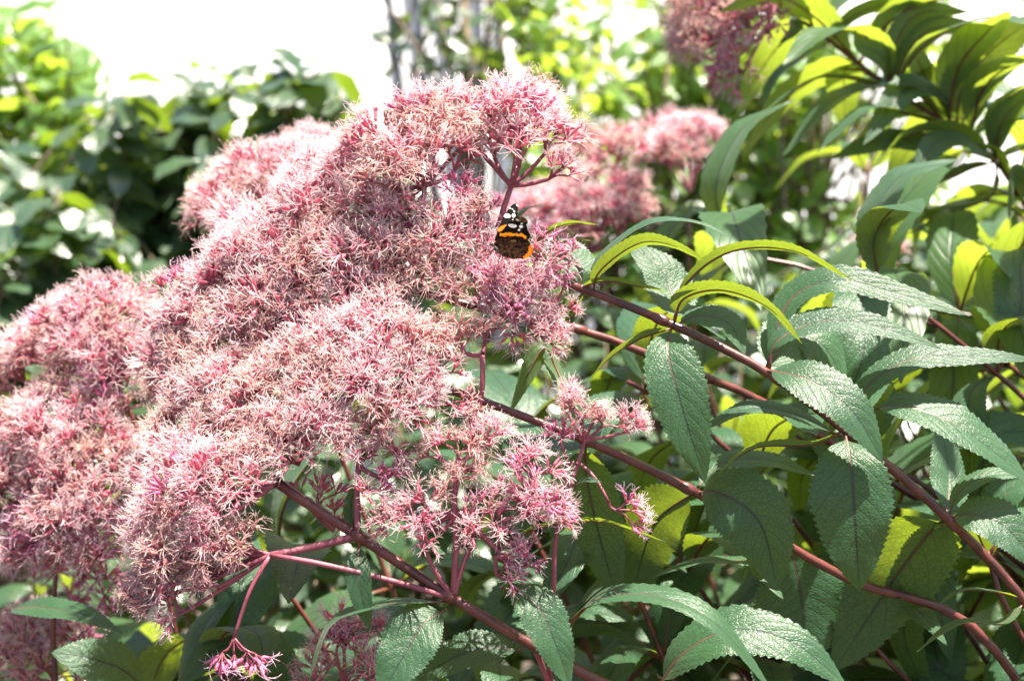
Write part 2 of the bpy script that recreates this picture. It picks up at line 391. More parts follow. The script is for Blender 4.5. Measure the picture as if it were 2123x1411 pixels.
# ------------------------------------------------------------------ flowering plants
PLANT_BASE = {}
def stem_mesh(mb, pts, r0, r1, nodes=True, sides=9):
    c = catmull(pts, max(16, 8*len(pts)))
    rr = np.linspace(r0, r1, len(c))
    mb.tube(c, rr, sides)
    return c
class Plant:
    def __init__(s, label, base, group=None):
        s.base = np.array([base[0], base[1], 0.0]); s.root = empty('flowering_plant', s.base)
        tag(s.root, label, 'plant', group); s.stem = MB(); s.head = MB(); s.clusters = []
    def stem_path(s, pts, r0=.0052, r1=.0032, nodes=()):
        c = stem_mesh(s.stem, [np.asarray(p)-s.base for p in pts], r0, r1)
        for q in nodes:
            q = np.asarray(q)-s.base; i = int(np.argmin(np.linalg.norm(c-q, axis=1))); i = min(max(i, 1), len(c)-2)
            t = nrm(c[i+1]-c[i-1]); rr = (r0+(r1-r0)*i/len(c))
            s.stem.tube(np.array([c[i]-t*.006, c[i]-t*.002, c[i]+t*.002, c[i]+t*.006]), [rr*.95, rr*1.28, rr*1.28, rr*.95], 9)
        return c
    def leaf(s, pts, width, normal, **kw):
        o = np.asarray(pts[0], float)
        me = leaf_mesh('leaf', MAT['leaf'], pts, width, normal, o, **kw)
        return link('leaf', me, s.root, o-s.base)
    def leaf_copy(s, p, direction, length, up=(0, 0, 1), near=False, roll=0.0):
        me = rng.choice(SHARED_NEAR if near else SHARED)
        x = nrm(direction); u = nrm(up); y = np.cross(u, x)
        y = nrm(y) if np.linalg.norm(y) > .1 else np.array([0, 1.0, 0]); z = np.cross(x, y)
        if roll: y, z = y*math.cos(roll)+z*math.sin(roll), z*math.cos(roll)-y*math.sin(roll)
        return link('leaf', me, s.root, mat=mat4(np.stack([x, y, z], 1), np.asarray(p)-s.base, length))
    def umbel(s, joint, centre, R, axis, kind=('fresh', 'fresh', 'dry'), dens=1.0, half=60, thick=.0016):
        joint = np.asarray(joint); c = np.asarray(centre); axis = nrm(axis)
        hub = c - axis*R*1.15
        j2 = joint*.5 + hub*.5 - axis*R*.12
        s.head.tube(catmull([joint-s.base, j2-s.base, hub-s.base], 9), np.linspace(thick, thick*.72, 9), 6, tip=False)
        fs = min(1.0, max(.62, R/.0155)); Lc = .014*fs; n = max(3, int(dens*(R*1000)**2*.0185+2.0)); pts = []; tries = 0
        while len(pts) < n and tries < 400:
            tries += 1
            d = rdir(rng, axis, R_(half))
            if all(np.linalg.norm(d-e) > .0098*fs/(1.55*R)*1.1 for e in pts): pts.append(d)
        for d in pts:
            ln = max(.004, 1.95*R*rng.uniform(.82, 1.05)-Lc)
            b = hub + d*ln; mid = hub + nrm(d+axis*.6)*ln*.5
            s.head.tube(catmull([hub-s.base, mid-s.base, b-s.base], 5), np.linspace(thick*.5, .0006, 5), 5, tip=False)
            s.clusters.append((b, nrm(d+axis*.25+np.array([0, 0, .15])), rng.choice(kind) if rng.random() < .85 else rng.choice(('fresh', 'dry')), fs*rng.uniform(.70, .98)))
    def finish(s):
        if s.stem.n: link('stem', s.stem.mesh('stem', [MAT['stem']]), s.root)
        if s.head.n:
            h = link('flower_head', s.head.mesh('flower_head', [MAT['branch']]), s.root)
            for b, d, k, sc_ in s.clusters:
                link('flower_cluster', rng.choice(CL[k]), h, mat=mat4(frame(d, rng.uniform(0, 6.28)), b-s.base, sc_))
        return s.root
def heads(pl, root, lst, jd=0.0, kinds=None, back=.0, lean=(-.25, .9, .35), dens=1.0, thick=.0016, half=60):
    """lst: (x, y, r) in photo pixels at depth d; root: joint point; umbels bend outward from the root"""
    for it in lst:
        x, y, r, d = it[:4]; kind = it[4] if len(it) > 4 else (kinds or ('fresh', 'fresh', 'fresh', 'dry'))
        c = P(x, y, d); R = r*pxm(d)*.95
        out = c-np.asarray(root)
        ax = nrm(nrm(out)*.55 + camv(*lean)*.75 + np.array([rng.uniform(-.15, .15) for _ in range(3)]))
        pl.umbel(root, c, R, ax, kind, dens, half, thick)
        if rng.random() < back:
            c2 = P(x+rng.uniform(-40, 40), y+rng.uniform(-30, 40), d+rng.uniform(.035, .06))
            pl.umbel(root, c2, R, ax, kind, dens*.8, half, thick)

F3 = ('fresh',); FD = ('fresh', 'dry'); DD = ('dry', 'dry', 'dry', 'fresh'); FB = ('fresh', 'fresh', 'bud'); BB = ('bud', 'bud', 'fresh')

# --- plant with the long bare stem that carries the butterfly's head
A = Plant('tall flowering plant whose red stem carries the pink head with the butterfly', (.62, .92))
nodesA = [P(1963, 1072, .80), P(1752, 892, .80), P(1588, 770, .80), P(1392, 672, .81), P(1212, 600, .82)]
A.stem_path([(.62, .92, 0), (.58, .90, .55), P(2330, 1560, .84), P(2123, 1245, .81)] + nodesA + [P(1080, 560, .83), P(1000, 545, .835)], .0042, .0024, nodesA)
rootA = P(1000, 545, .835)
jA1 = P(1045, 430, .84); jA2 = P(880, 385, .83); jA3 = P(900, 500, .83)
A.head.tube(catmull([rootA-A.base, P(1030, 480, .84)-A.base, jA1-A.base, P(1060, 385, .84)-A.base], 8), np.linspace(.0022, .0017, 8), 6)
A.head.tube(catmull([rootA-A.base, P(885, 470, .83)-A.base, jA2-A.base], 8), np.linspace(.0022, .0017, 8), 6)
A.head.tube(catmull([rootA-A.base, P(950, 520, .83)-A.base, jA3-A.base], 8), np.linspace(.0022, .0017, 8), 6)
jA1b = P(1060, 385, .84)
heads(A, jA1b, [(1075, 222, 80, .835, FB), (1150, 252, 62, .84, FB), (1020, 262, 60, .85, FD), (1165, 335, 42, .83, F3), (1085, 285, 55, .82, FD), (945, 205, 48, .85, FB), (1100, 200, 55, .87, F3)], lean=(.1, .9, .25), half=55)
heads(A, jA2, [(830, 218, 52, .84, FB), (905, 245, 75, .84, FD), (860, 295, 72, .825, FD), (960, 300, 55, .83, FD), (770, 270, 62, .84, F3), (785, 345, 70, .82, FD), (720, 330, 62, .845, F3), (980, 240, 45, .87, F3), (855, 345, 45, .815, F3)], lean=(-.1, .9, .25), half=58)
heads(A, jA3, [(955, 380, 42, .82, BB), (950, 455, 55, .815, F3), (900, 480, 55, .82, FD), (1000, 420, 45, .82, BB), (940, 560, 50, .81, DD), (865, 560, 58, .815, FD), (1005, 500, 42, .82, F3)], lean=(-.1, .8, .45))
heads(A, rootA, [(1010, 580, 48, .80, BB), (1060, 585, 48, .795, BB), (1100, 560, 45, .80, BB), (1140, 505, 48, .80, BB), (1130, 590, 40, .80, BB), (985, 610, 50, .805, FD), (1075, 645, 55, .80, F3), (1150, 695, 35, .80, F3), (1120, 660, 40, .81, FB), (1095, 605, 46, .80, BB), (1150, 585, 34, .805, FB), (1165, 640, 36, .805, F3), (1050, 540, 40, .81, BB), (1160, 545, 34, .80, BB)], lean=(0, .75, .55))

# --- second plant: big dome on the upper left
B = Plant('flowering plant whose broad pink dome fills the middle of the clump', (.70, 1.02))
B.stem_path([(.70, 1.02, 0), (.62, 1.0, .6), P(2200, 1250, .95), P(1850, 1000, .93), P(1560, 822, .90), P(1430, 770, .89), P(1225, 690, .88), P(1000, 640, .87), P(820, 590, .87), P(700, 560, .865)], .0040, .0024, [P(1430, 770, .89), P(1225, 690, .88)])
rB = P(700, 560, .865); rB2 = P(580, 660, .85)
B.head.tube(catmull([P(820, 590, .87)-B.base, P(700, 640, .86)-B.base, rB2-B.base], 8), np.linspace(.0026, .0019, 8), 6)
heads(B, rB, [(625, 400, 80, .855, F3), (700, 430, 80, .845, FD), (790, 440, 78, .835, FD), (560, 465, 80, .86, F3), (655, 510, 82, .83, DD), (760, 520, 72, .82, DD), (480, 500, 75, .865, F3), (850, 420, 55, .825, F3), (650, 340, 55, .875, F3), (570, 545, 70, .835, FD), (820, 520, 50, .815, FD)], lean=(-.25, .85, .4), back=.45)
heads(B, rB2, [(420, 590, 75, .865, FD), (365, 650, 65, .87, FB), (500, 600, 78, .845, FD), (595, 610, 70, .83, FD), (440, 680, 70, .85, DD), (340, 590, 45, .875, BB), (690, 610, 60, .82, FD), (370, 730, 60, .86, DD), (770, 600, 55, .815, FD), (520, 680, 60, .84, FD), (430, 750, 62, .835, DD), (520, 740, 60, .825, FD), (610, 690, 58, .82, FD), (370, 800, 58, .845, DD), (320, 740, 50, .87, FD)], lean=(-.45, .75, .4), back=.4)
B.finish()

# --- third plant: middle dome
Cc = Plant('flowering plant with a faded brownish pink dome below the butterfly', (.50, .88))
Cc.stem_path([(.50, .88, 0), (.48, .87, .6), P(2050, 1330, .86), P(1750, 1195, .84), P(1445, 1022, .825), P(1235, 922, .82), P(1050, 850, .82), P(900, 800, .82), P(760, 800, .82)], .0040, .0024, [P(1445, 1022, .825), P(1210, 910, .82)])
rC = P(760, 800, .82); rC2 = P(640, 890, .81); rC3 = P(1000, 800, .79)
Cc.head.tube(catmull([rC-Cc.base, P(700, 840, .815)-Cc.base, rC2-Cc.base], 6), np.linspace(.0024, .0018, 6), 6)
Cc.head.tube(catmull([P(985, 880, .80)-Cc.base, P(1000, 800, .79)-Cc.base, P(1000, 735, .79)-Cc.base], 6), np.linspace(.002, .0016, 6), 6)
Cc.head.tube(catmull([P(960, 830, .82)-Cc.base, P(985, 880, .80)-Cc.base], 4), .002, 6)
heads(Cc, rC, [(720, 680, 72, .80, F3), (810, 690, 72, .795, F3), (885, 690, 60, .795, FD), (640, 730, 72, .80, FD), (760, 745, 70, .785, F3), (850, 760, 62, .785, F3), (905, 755, 50, .785, F3), (680, 800, 70, .785, F3), (770, 810, 62, .78, F3), (860, 820, 55, .78, FD), (950, 815, 48, .785, FD), (560, 760, 65, .81, DD)], lean=(-.1, .8, .5), back=.3)
heads(Cc, rC2, [(500, 810, 72, .805, DD), (440, 860, 66, .81, DD), (560, 850, 70, .79, DD), (390, 920, 60, .815, DD), (490, 900, 66, .79, DD), (610, 870, 62, .78, FD), (545, 930, 62, .78, FD), (670, 890, 58, .775, FD), (590, 950, 50, .775, F3), (740, 880, 55, .78, FD), (810, 890, 50, .785, FD), (340, 870, 55, .83, DD), (420, 800, 58, .82, DD), (310, 940, 52, .82, FD), (480, 760, 55, .815, FD)], lean=(-.3, .8, .5), back=.4)
heads(Cc, P(1000, 735, .79), [(1000, 660, 42, .80, FD), (940, 690, 42, .795, FD)], lean=(0, .9, .3))
Cc.finish()

# --- fourth plant: lower left head on the maroon stem
D = Plant('flowering plant with a thick maroon stem and low spreading pale pink head', (.30, .80))
nD = [P(940, 1240, .785), P(742, 1110, .785)]
D.stem_path([(.30, .80, 0), (.27, .80, .6), P(1500, 1520, .80), P(1270, 1425, .79), P(1110, 1340, .785)] + nD + [P(640, 1045, .785), P(560, 990, .785)], .0040, .0029, nD)
rD = P(640, 1045, .785); rD2 = P(742, 1110, .785); rDs = P(940, 1240, .785)
heads(D, P(570, 1000, .785), [(330, 1010, 70, .785, FB), (405, 990, 66, .775, F3), (300, 1070, 55, .79, F3), (480, 985, 62, .775, F3), (420, 1060, 48, .77, F3)], lean=(-.6, .6, .4), thick=.0018)
D.head.tube(catmull([rD2-D.base, P(640, 1135, .78)-D.base, P(560, 1150, .775)-D.base], 7), np.linspace(.0024, .0019, 7), 6)
heads(D, P(560, 1150, .775), [(320, 1120, 68, .785, FD), (300, 1180, 55, .79, FD), (400, 1115, 62, .775, DD), (480, 1120, 52, .77, DD), (350, 1190, 55, .78, FD), (440, 1165, 46, .77, DD), (265, 1245, 36, .78, FD), (340, 1270, 42, .775, FD), (410, 1210, 40, .775, FD), (300, 1230, 40, .785, FD)], lean=(-.7, .45, .35), thick=.0015)
heads(D, rD, [(660, 1005, 45, .83, FB), (690, 1060, 40, .84, FB)], lean=(0, .8, .3))
# upright side branches at the two nodes
def br(pl, pts, r0=.0022, r1=.0015): pl.head.tube(catmull([np.asarray(p)-pl.base for p in pts], 10), np.linspace(r0, r1, 10), 6)
br(D, [rD2, P(740, 1020, .785), P(742, 965, .785)])
heads(D, P(742, 965, .785), [(790, 1005, 44, .775, BB), (760, 940, 30, .775, BB), (820, 985, 36, .775, FB)], lean=(.3, .7, .5))
br(D, [rDs, P(945, 1120, .78), P(942, 1030, .78), P(948, 960, .78)])
heads(D, P(945, 1060, .78), [(855, 1085, 52, .77, FB), (800, 1060, 40, .775, FB), (1010, 1085, 52, .77, FB), (1050, 1130, 40, .77, FB), (950, 1000, 42, .775, DD), (890, 1110, 40, .77, FB)], lean=(0, .5, .7))
heads(D, P(948, 960, .78), [(955, 900, 45, .78, FD), (1020, 890, 42, .78, FB), (900, 920, 40, .785, FD), (965, 950, 36, .775, DD)], lean=(0, .8, .4))
br(D, [P(945, 1060, .78), P(1010, 1060, .78), P(1080, 1050, .775)], .0016, .0012)
heads(D, P(1080, 1050, .775), [(1105, 950, 50, .77, FB), (1130, 1010, 52, .765, FB), (1085, 1000, 42, .77, FB), (1160, 1050, 42, .765, FB), (1100, 1055, 42, .765, FB)], lean=(.15, .7, .6))
br(D, [rDs, P(900, 1180, .78), P(870, 1110, .78)], .0018, .0012)
br(D, [rDs, P(960, 1170, .782), P(985, 1110, .78)], .0018, .0012)
br(D, [rDs, P(800, 1200, .775), P(650, 1165, .77), P(560, 1150, .775)], .0018, .0014)
br(D, [P(985, 1090, .78), P(1040, 1150, .775)], .0014, .001)
heads(D, P(1030, 1150, .775), [(1060, 1190, 36, .77, BB), (1110, 1160, 30, .77, BB)], lean=(.3, .6, .5))
# hanging buds
br(D, [P(560, 1150, .775), P(520, 1220, .77), P(485, 1320, .77)], .0014, .001)
for bx, by in ((462, 1380), (485, 1385), (512, 1378), (530, 1385)):
    q = P(bx, by-30, .77); D.head.tube(catmull([P(485, 1320, .77)-D.base, P(484+(bx-484)*.5, 1345, .77)-D.base, q-D.base], 5), .0007, 5)
    D.clusters.append((q, nrm(camv((bx-495)*.01, -1, .1)), 'bud', .75))
# blades
fl = lambda *a: [P(*q) for q in a]
D.leaf(fl((1042, 1216, .775), (1110, 1250, .765), (1150, 1330, .76), (1182, 1425, .76)), 98*pxm(.77), camv(.25, .6, .75), fold=.18, curl=.1, wave=.02, seed=1)
D.leaf(fl((925, 1262, .78), (880, 1290, .77), (830, 1370, .76), (785, 1450, .755)), 120*pxm(.77), camv(-.15, .5, .85), fold=.2, curl=.1, wave=.02, seed=2)
D.leaf(fl((745, 1125, .782), (742, 1180, .772), (750, 1240, .77), (767, 1305, .77)), 52*pxm(.77), camv(.0, .1, 1), fold=.15, curl=.1, seed=3, wave=.02)
D.leaf(fl((925, 1245, .785), (800, 1252, .775), (690, 1290, .77), (640, 1412, .765)), 75*pxm(.77), camv(-.35, .93, .12), fold=.2, curl=.1, seed=4, wave=.02)
D.leaf(fl((735, 1100, .79), (728, 1050, .795), (735, 1000, .80)), 36*pxm(.79), camv(-.3, .2, 1), fold=.2, seed=5)
D.leaf(fl((1085, 1345, .80), (990, 1345, .795), (900, 1385, .79), (850, 1425, .785)), 95*pxm(.79), camv(-.1, .8, .6), fold=.2, curl=.1, seed=6, wave=.02)
D.leaf(fl((1060, 1115, .80), (1130, 1090, .79), (1240, 1080, .785), (1378, 1122, .78)), 48*pxm(.78), camv(.1, .98, -.1), fold=.3, curl=.1, seed=7, wave=.02)
D.leaf(fl((1000, 1115, .80), (960, 1060, .79), (1010, 1030, .78)), 26*pxm(.78), camv(.0, .5, .6), fold=.2, seed=8)
D.leaf(fl((905, 1110, .78), (895, 1130, .775), (925, 1150, .77)), 18*pxm(.78), camv(.0, .5, .6), fold=.2, seed=9)
# right hand sprig with its own thin stalk
br(D, [P(1140, 1420, .81), P(1148, 1230, .79), P(1155, 1090, .785), P(1190, 990, .785), P(1212, 912, .785)], .0018, .0012)
br(D, [P(1110, 1345, .785), P(1140, 1420, .81)], .002, .0018)
heads(D, P(1212, 912, .785), [(1165, 812, 34, .78, FB), (1215, 838, 36, .775, FD), (1265, 858, 36, .775, FD), (1320, 872, 34, .775, FB), (1240, 850, 30, .785, FD)], lean=(.2, .8, .4), thick=.0011)
br(D, [P(1165, 1055, .785), P(1185, 955, .785), P(1230, 985, .78), P(1262, 1040, .775)], .001, .0008)
heads(D, P(1262, 1040, .775), [(1315, 1050, 40, .77, FB)], lean=(.6, .4, .5), thick=.001)
heads(D, P(1180, 960, .785), [(1158, 895, 20, .78, BB)], lean=(-.2, .8, .4), thick=.001)
D.leaf(fl((1188, 1010, .785), (1210, 995, .78), (1248, 998, .775)), 20*pxm(.78), camv(.0, .8, .5), fold=.3, seed=10)
D.finish()

# blades of the long stem (A)
A2 = A
def LF(pl, pts, w, n, **kw):
    d = sum(q[2] for q in pts)/len(pts)
    kw.setdefault('wave', .018); kw.setdefault('curl', .12); kw.setdefault('fold', .22)
    pl.leaf([P(*q) for q in pts], w*.9*pxm(d), camv(*n), seed=rng.randint(0, 9999), **kw)
LF(A, [(1752, 895, .80), (1764, 960, .785), (1772, 1080, .78), (1782, 1226, .785)], 182, (-.1, .15, 1), fold=.12)
LF(A, [(1580, 765, .80), (1670, 785, .785), (1765, 850, .775), (1830, 958, .775)], 125, (.2, .55, .85), fold=.2)
LF(A, [(1392, 675, .81), (1385, 730, .79), (1415, 850, .78), (1463, 1002, .78)], 132, (-.25, .25, .95), fold=.15)
LF(A, [(1745, 905, .80), (1660, 865, .80), (1560, 845, .80), (1448, 893, .80)], 75, (-.1, .95, .35), fold=.2)
LF(A, [(1800, 850, .81), (1860, 840, .80), (1980, 880, .79), (2140, 1000, .785)], 130, (.15, .75, .65), fold=.2)
LF(A, [(1760, 890, .80), (1800, 800, .80), (1890, 745, .80), (2010, 738, .80), (2150, 745, .80)], 75, (-.05, .93, .4), fold=.15)
LF(A, [(1215, 598, .82), (1240, 540, .82), (1350, 462, .82), (1440, 462, .82), (1540, 505, .82)], 60, (-.1, .98, .12), fold=.25)
LF(A, [(1230, 602, .82), (1240, 565, .81), (1330, 502, .80), (1400, 510, .795), (1462, 542, .79)], 66, (-.3, .9, -.22), fold=.3)
LF(A, [(1395, 670, .81), (1420, 590, .81), (1510, 522, .81), (1640, 518, .805), (1765, 580, .80)], 72, (-.1, .95, -.12), fold=.3)
LF(A, [(1398, 668, .81), (1415, 620, .80), (1490, 600, .79), (1590, 635, .78), (1662, 712, .775)], 92, (.12, .92, .4), fold=.25)
LF(A, [(1195, 598, .82), (1250, 582, .815), (1320, 592, .81), (1392, 608, .805)], 46, (.0, .93, -.2), fold=.3)
LF(A, [(1595, 765, .80), (1605, 715, .80), (1690, 668, .80), (1800, 672, .795), (1950, 722, .79)], 78, (.0, .97, .25), fold=.25)
LF(A, [(1590, 760, .82), (1640, 620, .83), (1730, 580, .825), (1850, 605, .82), (2010, 655, .81)], 82, (.0, .98, .2), fold=.2)
LF(A, [(1400, 665, .82), (1390, 600, .84), (1365, 555, .845), (1300, 505, .85)], 120, (.15, .5, .85), fold=.15)
LF(A, [(1400, 672, .82), (1450, 655, .82), (1510, 670, .815), (1545, 735, .81)], 78, (.2, .8, .55), fold=.15)
LF(A, [(1590, 768, .82), (1640, 700, .84), (1700, 710, .84), (1755, 800, .84)], 135, (.15, .6, .8), fold=.1)
LF(A, [(1395, 678, .82), (1320, 705, .81), (1260, 745, .80), (1215, 800, .80)], 66, (-.1, .85, -.4), fold=.25)
LF(A, [(1210, 605, .83), (1180, 640, .84), (1140, 655, .84), (1100, 700, .84)], 60, (-.1, .9, .2), fold=.2)
LF(A, [(1965, 1075, .80), (1940, 1090, .82), (1860, 1190, .85), (1725, 1395, .86)], 210, (-.05, .1, 1), fold=.1)
LF(A, [(1968, 1072, .80), (2015, 1065, .79), (2080, 1090, .785), (2160, 1180, .78)], 120, (.1, .6, .8))
LF(A, [(1966, 1068, .80), (1990, 1020, .80), (2050, 985, .80), (2150, 985, .80)], 60, (-.05, .95, .2))
LF(A, [(1962, 1068, .81), (1968, 1000, .83), (1962, 940, .84), (1945, 870, .85)], 100, (.1, .1, 1), fold=.15)
LF(A, [(1750, 890, .80), (1690, 920, .80), (1560, 930, .80), (1472, 1000, .80)], 70, (-.1, .93, -.25), fold=.3)
LF(A, [(2120, 1240, .81), (2060, 1225, .80), (1990, 1225, .80), (1935, 1262, .80)], 50, (-.1, .95, .1))
LF(A, [(2125, 1245, .81), (2080, 1290, .80), (1990, 1290, .80), (1900, 1350, .80)], 60, (.0, .9, -.2))
LF(A, [(1050, 475, .86), (1075, 440, .86), (1105, 428, .87), (1146, 426, .87)], 46, (-.25, .85, .45), fold=.05)
LF(A, [(1110, 500, .83), (1150, 472, .825), (1190, 462, .82), (1240, 466, .815)], 30, (0, .95, -.2), fold=.25)
LF(A, [(1130, 520, .83), (1165, 505, .825), (1200, 498, .82), (1232, 500, .815)], 20, (0, .95, -.2), fold=.25)
LF(A, [(1205, 600, .82), (1200, 560, .82), (1190, 520, .83), (1160, 490, .84)], 90, (.2, .4, .9), fold=.12)
br(A, [P(1150, 640, .81), P(1170, 590, .80), P(1186, 520, .795)], .0009, .0006)
# blades of the plant with the faded dome (C)
LF(Cc, [(1445, 1020, .825), (1490, 1020, .81), (1570, 1075, .80), (1613, 1222, .80)], 165, (-.1, .35, .9), fold=.2)
LF(Cc, [(1170, 1300, .80), (1240, 1240, .78), (1350, 1232, .77), (1470, 1280, .76), (1600, 1430, .755)], 96, (.15, .85, .5), fold=.18)
LF(Cc, [(1360, 1430, .80), (1420, 1350, .79), (1520, 1305, .785), (1640, 1330, .78), (1760, 1425, .775)], 130, (.1, .85, .5), fold=.15)
LF(Cc, [(1640, 1130, .86), (1650, 1180, .86), (1665, 1270, .86), (1668, 1390, .86)], 210, (0, .1, 1), fold=.12)
LF(Cc, [(1215, 915, .83), (1215, 980, .85), (1240, 1100, .86), (1285, 1260, .86)], 130, (-.1, .25, .95), fold=.15)
LF(Cc, [(1640, 1135, .85), (1540, 1160, .84), (1440, 1165, .835), (1345, 1200, .83)], 62, (0, .95, .1), fold=.2)
LF(Cc, [(1440, 1020, .84), (1360, 1080, .87), (1330, 1160, .88), (1310, 1260, .88)], 150, (0, .2, .9), fold=.12)
LF(Cc, [(1235, 925, .83), (1170, 900, .87), (1080, 900, .88), (960, 860, .88)], 150, (0, .5, .8), fold=.1)
LF(Cc, [(1440, 1015, .84), (1500, 960, .85), (1600, 955, .85), (1700, 990, .85)], 80, (0, .9, .2), fold=.2)
LF(Cc, [(1220, 915, .83), (1150, 760, .86), (1130, 720, .86), (1055, 860, .85)], 70, (-.5, .5, -.6), fold=.2)

# ------------------------------------------------------------------ butterfly
def inside(poly, x, y):
    c = False; j = len(poly)-1
    for i in range(len(poly)):
        if (poly[i][1] > y) != (poly[j][1] > y) and x < (poly[j][0]-poly[i][0])*(y-poly[i][1])/(poly[j][1]-poly[i][1])+poly[i][0]: c = not c
        j = i
    return c
def ell(x, y, cx, cy, rx, ry, a=0):
    dx, dy = x-cx, y-cy; ca, sa = math.cos(a), math.sin(a)
    return ((dx*ca+dy*sa)/rx)**2 + ((-dx*sa+dy*ca)/ry)**2 < 1
WHITE = (.85, .83, .78); ORG = (.85, .19, .015); YEL = (.9, .36, .02); BLK = (.008, .006, .006); BRN = (.045, .022, .012); TAN = (.22, .12, .05)
def colour_far(x, y, r):
    if ell(x, y, 755, 455, 62, 40, .15) or ell(x, y, 870, 448, 30, 36, .3) or ell(x, y, 880, 375, 15, 20) or ell(x, y, 852, 333, 12, 12) or ell(x, y, 812, 318, 16, 12) or ell(x, y, 860, 532, 15, 20) or ell(x, y, 930, 260, 10, 26, -.5): return WHITE
    if ell(x, y, 690, 675, 115, 42, -.42): return ORG
    return BLK
from mathutils import noise as mnoise
def nz(x, y, f): return mnoise.noise((x*f, y*f, 1.7))
def colour_near(x, y, r):
    x += 14*nz(x, y, .03); y += 14*nz(y, x, .03)
    if ell(x, y, 850, 650, 76, 32, .12) or ell(x, y, 995, 665, 32, 26) or ell(x, y, 968, 722, 20, 16) or ell(x, y, 1010, 612, 16, 14) or ell(x, y, 935, 550, 28, 14, .5) or ell(x, y, 1095, 640, 10, 22): return WHITE
    yb = 803 + 16*nz(x, 0, .012) + (max(0, x-980)*.45)
    if 635 < x < 1090 and abs(y-yb) < 27 + 16*nz(x, 50, .028): return YEL if y < yb+10 else ORG
    if y < 590 and x > 905: return TAN if nz(x, y, .04) > .1 else (.07, .04, .02)
    return BRN if nz(x, y, .03) > .3 else BLK
def colour_hind(x, y, r):
    e = math.hypot((x-860), (y-1010)*1.25)
    x2, y2 = x+12*nz(x, y, .04), y+12*nz(y, x, .04)
    if x > 1035 and y > 985 and e > 278+25*nz(x, y, .03) and e < 352: return ORG if nz(x, y, .05) < .15 else YEL
    if x > 1035 and y > 985 and e >= 352: return (.35, .14, .03) if nz(x, y, .06) > 0 else BLK
    n_ = nz(x2, y2, .022)+.6*nz(x2, y2, .06)
    if ell(x2, y2, 870, 920, 52, 30) and nz(x, y, .05) > -.1: return TAN
    return (.10, .045, .02) if n_ > .38 else (BRN if n_ > -.15 else BLK)
FARW = [(535, 900), (575, 770), (625, 635), (685, 485), (785, 330), (850, 250), (905, 223), (942, 262), (950, 320), (932, 400), (950, 480), (990, 560), (940, 780), (740, 900)]
NEARW = [(540, 905), (580, 820), (680, 720), (790, 590), (900, 525), (960, 497), (1030, 500), (1082, 528), (1118, 580), (1100, 640), (1105, 715), (1150, 800), (1140, 870), (1080, 910), (840, 930)]
HINDW = [(530, 945), (600, 890), (760, 850), (960, 858), (1110, 895), (1165, 985), (1205, 1060), (1190, 1130), (1130, 1195), (1050, 1232), (960, 1212), (880, 1228), (790, 1205), (700, 1165), (600, 1110), (545, 1030)]
def wing_mat():
    m, nt, ns, lk = newmat('wing_scales')
    at = N(nt, 'ShaderNodeVertexColor'); at.layer_name = 'scales'
    pr = N(nt, 'ShaderNodeBsdfPrincipled'); lk.new(at.outputs[0], pr.inputs['Base Color']); pr.inputs['Roughness'].default_value = .6
    pr.inputs['Specular IOR Level'].default_value = .03
    tr = N(nt, 'ShaderNodeBsdfTranslucent'); lk.new(at.outputs[0], tr.inputs['Color'])
    mx = N(nt, 'ShaderNodeMixShader'); mx.inputs[0].default_value = .35; lk.new(pr.outputs[0], mx.inputs[1]); lk.new(tr.outputs[0], mx.inputs[2])
    out = N(nt, 'ShaderNodeOutputMaterial'); lk.new(mx.outputs[0], out.inputs['Surface']); return m
WM = wing_mat()
BODY = plain('insect_body', (.02, .014, .01), (.06, .04, .025), rough=.75, scale=900, objrand=.1, bump=.5)
